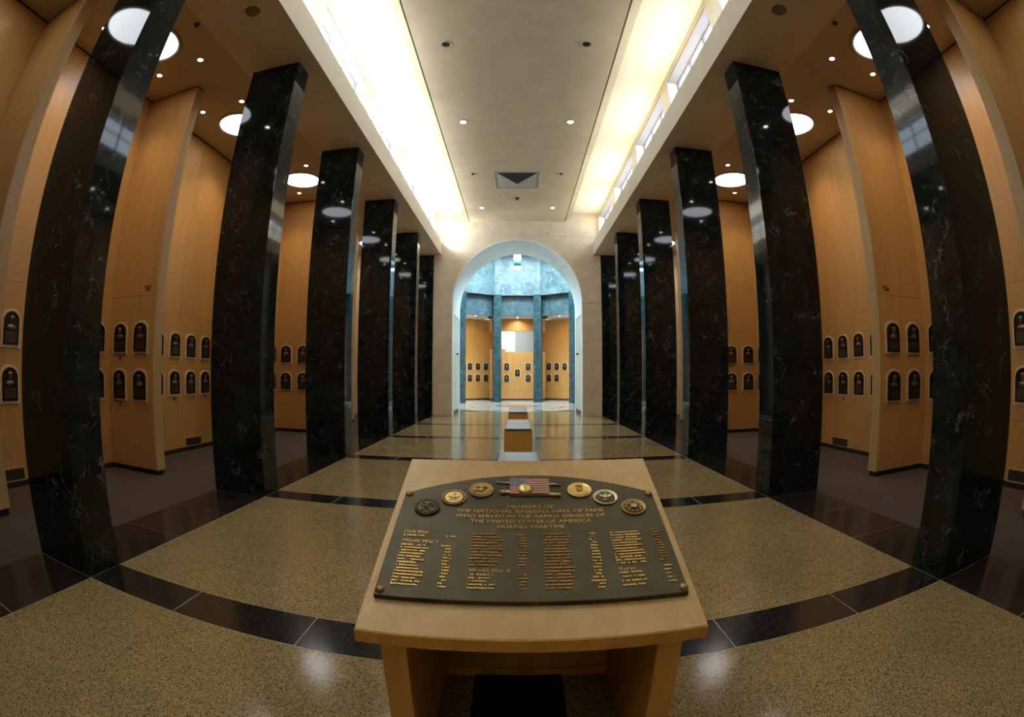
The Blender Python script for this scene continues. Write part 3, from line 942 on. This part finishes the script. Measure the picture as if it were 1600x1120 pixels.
# ------------------------------------------------------------------ bronze tablet on the lectern
tab = thing('bronze_tablet', 'large dark bronze memorial tablet with gold lettering on the lectern', 'tablet', (LX, LF, ZF))
tab.rotation_euler = (sang, 0, 0)
tab.scale = (LAM, LAM, LAM)
LX = .056           # local y runs up the slope, z is the normal
outl = [(-.468, .13), (.468, .13), (.468, .665)]
nA = 22
for i in range(nA + 1):
    x = .468 - .936 * i / nA
    outl.append((x, .667 + .14 * (1 - (x / .468) ** 2)))
body = part('body', MB().prism(outl, .0005, .020, 'z'), 'tablet_bronze', tab); bevel(body, .004)
for (x, y) in ((-.452, .66), (.452, .655), (-.452, .152), (.455, .149)):
    part('screw', MB().ball((x, y, .021), (.015, .015, .012)), 'medal_bronze', tab)
tz = .021
def ttext(body, size, x, y, mat='letter_gold', align='CENTER', xs=1.0, name='lettering'):
    me = text_mesh(name, body, size, mat, .0012, align, 1.02, xs)
    return part(name, me, None, tab, loc=(x - LX, y, tz))
CXT = .058
for body_, y, w_ in (('MEMBERS OF', .5935, .166), ('THE NATIONAL BASEBALL HALL OF FAME', .5665, .525), ('WHO SERVED IN THE ARMED SERVICES OF', .5375, .527),
                    ('THE UNITED STATES OF AMERICA', .508, .419), ('DURING WARTIME', .479, .231)):
    o = ttext(body_, .0265, CXT, y, 'letter_gold')
    xs_ = [v.co.x for v in o.data.vertices]
    f_ = w_ / (max(xs_) - min(xs_))
    for v in o.data.vertices: v.co.x *= f_
def rows(name, x0, x1, y0, y1, n, rng, mat, right=False, xr=None):
    # rows of small raised glyph strokes, unreadable at this size as in the photograph
    mb = MB()
    for i in range(n):
        y = y0 + (y1 - y0) * i / max(1, n - 1)
        L = (x1 - x0) * rng.uniform(.72, 1.0)
        if right and rng.random() < .15: L *= 1.5
        xa = x1 - L if right else x0
        x = xa
        while x < xa + L:
            w = rng.uniform(.0035, .007)
            h = rng.uniform(.0055, .0085)
            if rng.random() < .13: x += .006; continue
            mb.box(x - LX, x - LX + w * .8, y - h / 2, y + h / 2, tz - .001, tz + .0016)
            mb.box(x - LX, x - LX + w * 1.2, y - h / 2, y - h / 2 + .0022, tz - .001, tz + .0016)
            x += w * 1.35
    o = part(name, mb, mat, tab)
    o['kind'] = 'stuff'
    return o
rg = random.Random(3)
ttext('Civil War', .022, -.374, .438, align='LEFT'); ttext('World War I', .022, -.371, .390, align='LEFT')
rows('name_rows', -.371, -.285, .418, .418, 1, rg, 'letter_gold'); rows('branch_rows', -.225, -.199, .420, .420, 1, rg, 'letter_gold')
rows('name_rows', -.369, -.278, .369, .183, 14, rg, 'letter_gold'); rows('branch_rows', -.226, -.200, .370, .182, 14, rg, 'letter_gold', True)
rows('name_rows', -.139, -.035, .438, .285, 11, rg, 'letter_red_gold'); rows('branch_rows', .011, .037, .435, .287, 11, rg, 'letter_red_gold', True)
ttext('World War II', .022, -.137, .2605, align='LEFT')
rows('name_rows', -.137, -.05, .241, .183, 5, rg, 'letter_gold'); rows('branch_rows', .013, .039, .241, .182, 5, rg, 'letter_red_gold', True)
rows('name_rows', .096, .19, .438, .183, 18, rg, 'letter_red_gold'); rows('branch_rows', .246, .272, .436, .180, 18, rg, 'letter_gold', True)
rows('name_rows', .323, .425, .436, .282, 12, rg, 'letter_gold'); rows('branch_rows', .466, .492, .440, .285, 12, rg, 'letter_red_gold', True)
ttext('Korea', .021, .326, .2555, align='LEFT')
rows('name_rows', .326, .42, .238, .182, 4, rg, 'letter_gold'); rows('branch_rows', .466, .495, .255, .183, 5, rg, 'letter_gold', True)
# medallions
def star(r, r2, n=5):
    return [((r if i % 2 == 0 else r2) * math.sin(PI * i / n), (r if i % 2 == 0 else r2) * math.cos(PI * i / n)) for i in range(2 * n)]
def medal(x, y, field, rim, emb, kind, band, label):
    md = part('medallion', MB().lathe([(0, 0), (.047, 0), (.047, .006), (.0455, .009), (.042, .009), (.0405, .006), (0, .006)], seg=36), rim, tab, label, loc=(x - LX, y, .0195))
    part('field', MB().cyl((0, 0, .0055), .034, .002, 'z', 30), field, md)
    if band: part('ring_band', MB().lathe([(.034, .0062), (.0405, .0062), (.0405, .0072), (.034, .0072)], seg=36), band, md)
    e = MB()
    if kind == 'star':
        e.prism(star(.030, .012), .007, .011, 'z').ball((0, .002, .011), (.011, .012, .004))
        e.prism([(-.02, .016), (-.004, .01), (.004, .01), (.02, .016), (.012, .028), (0, .02), (-.012, .028)], .007, .013, 'z')
    elif kind == 'eagle':
        e.ball((0, .002, .008), (.008, .014, .006)).prism([(-.024, .014), (-.006, .006), (-.007, -.008), (-.02, 0)], .007, .011, 'z')
        e.prism([(.024, .014), (.006, .006), (.007, -.008), (.02, 0)], .007, .011, 'z').ball((.002, .018, .009), .005).tube((-.016, -.018, .008), (.016, -.018, .008), .0022)
    elif kind == 'globe':
        e.ball((0, -.004, .007), (.013, .013, .008)).prism([(-.02, .014), (0, .008), (.02, .014), (.008, .024), (0, .018), (-.008, .024)], .007, .012, 'z')
        e.tube((-.024, -.012, .009), (.022, .008, .009), .0022).tube((-.02, -.02, .009), (-.026, -.006, .009), .002)
    elif kind == 'shield':
        e.prism([(-.012, .012), (.012, .012), (.012, -.004), (0, -.016), (-.012, -.004)], .007, .011, 'z')
        e.prism([(-.014, .022), (0, .016), (.014, .022), (.006, .028), (-.006, .028)], .007, .011, 'z')
    elif kind == 'anchor':
        e.tube((-.018, -.016, .009), (.016, .02, .009), .0026).tube((.018, -.016, .009), (-.016, .02, .009), .0026)
        e.prism([(-.011, .012), (.011, .012), (.011, -.004), (0, -.014), (-.011, -.004)], .007, .013, 'z')
        for i in range(10):
            a = 2 * PI * i / 10
            e.ball((.027 * math.cos(a), .027 * math.sin(a), .0075), (.006, .006, .003), 8, 5)
    part('emblem', e, emb, md)
medal(-.314, .578, 'medal_dark', 'medal_dark', 'medal_dark', 'star', None, 'dark bronze seal with a star')
medal(-.223, .644, 'medal_gold', 'medal_bronze', 'medal_gold', 'eagle', 'enamel_red', 'bright gold seal with a dark red ring')
medal(-.125, .695, 'medal_bronze', 'medal_bronze', 'medal_bronze', 'globe', None, 'brown bronze seal')
medal(.245, .693, 'medal_gold', 'medal_gold', 'medal_bronze', 'shield', None, 'gold seal with a small shield')
medal(.338, .641, 'medal_dark', 'medal_silver', 'medal_silver', 'eagle', None, 'pale seal with an eagle on a dark field')
medal(.433, .573, 'medal_dark', 'medal_bronze', 'medal_bronze', 'anchor', None, 'bronze seal with a shield in a wreath')
# flag group
flg = part('flag', MB().box(-.018 - LX, .131 - LX, .664, .768, .0195, .031), 'flag_white', tab, 'relief flag with blue canton and red stripes')
sh_ = (.768 - .664) / 13
for i in range(0, 13, 2):
    y1 = .768 - i * sh_
    part('stripe', MB().box(-.018 - LX, .1315 - LX, y1 - sh_, y1, .0309, .0319), 'flag_red', flg)
part('canton', MB().box(-.0185 - LX, .043 - LX, .768 - 7 * sh_, .7685, .0309, .0326), 'flag_blue', flg)
st_ = MB()
for r_ in range(5):
    for c_ in range(6):
        st_.prism([(-.013 + c_ * .0098 - LX + px_, .762 - r_ * .0105 + py_) for px_, py_ in star(.0032, .0014)], .0326, .0332, 'z')
so = part('star_field', st_, 'medal_silver', flg); so['kind'] = 'stuff'
bb_ = part('baseball', MB().ball((.039 - LX, .690, .031), (.029, .029, .017), 20, 12), 'medal_gold', tab)
sm_ = MB()
for sg in (-1, 1):
    for i in range(8):
        t0 = -1 + 2 * i / 8; t1 = -1 + 2 * (i + 1) / 8
        f2 = lambda t: (.039 - LX + sg * (.017 - .010 * math.cos(t * 1.3)), .690 + t * .021, .0475 - .011 * t * t)
        sm_.tube(f2(t0), f2(t1), .0011, seg=5)
part('seam', sm_, 'medal_dark', bb_)
part('bat', MB().tube((-.058 - LX, .682, .024), (.10 - LX, .672, .024), .004, .006).tube((.10 - LX, .672, .024), (.172 - LX, .660, .025), .006, .0085), 'medal_gold', tab)
part('rifle', MB().tube((-.07 - LX, .748, .023), (.06 - LX, .741, .023), .0035, .004).tube((.06 - LX, .741, .024), (.178 - LX, .731, .024), .0045, .006), 'medal_silver', tab)
part('rifle', MB().tube((-.05 - LX, .668, .023), (.178 - LX, .748, .023), .004, .003), 'medal_dark', tab)
part('glove', MB().ball((-.026 - LX, .686, .022), (.012, .008, .007)).ball((-.008 - LX, .680, .022), (.012, .009, .007)).ball((-.044 - LX, .690, .022), (.009, .006, .006)), 'medal_silver', tab)

# ------------------------------------------------------------------ benches
for (y0, y1, lab) in ((5.03, 7.11, 'leather topped maple bench just behind the lectern'),
                      (10.2, 12.28, 'middle leather topped maple bench on the hall axis'),
                      (14.8, 17.0, 'far leather topped maple bench nearest the arch')):
    L = y1 - y0
    t = thing('bench', lab, 'bench', (.024, y0, 0), 0, 'benches along the hall axis')
    bevel(part('body', MB().box(-.27, .27, .012, L - .012, 0, .385), 'bench_wood', t), .003)
    fr_ = MB()
    for yy in (0, L - .012):
        fr_.box(-.30, -.27, yy, yy + .012, 0, .385).box(.27, .30, yy, yy + .012, 0, .385)
    for sx_ in (-1, 1):
        part('side_board', MB().box(*ab(sx_, .27, .30), 0, L, 0, .385), 'maple_edge', t)
    part('seat_board', MB().box(-.30, .30, -.004, L + .004, .385, .405), 'maple_edge', t)
    nc = 2
    for i in range(nc):
        a = i * L / nc + .004; b = (i + 1) * L / nc - .004
        o = part('cushion', MB().cbox(-.29, .29, a, b, .405, .458, .018), 'leather', t)
        bevel(o, .008, 3)
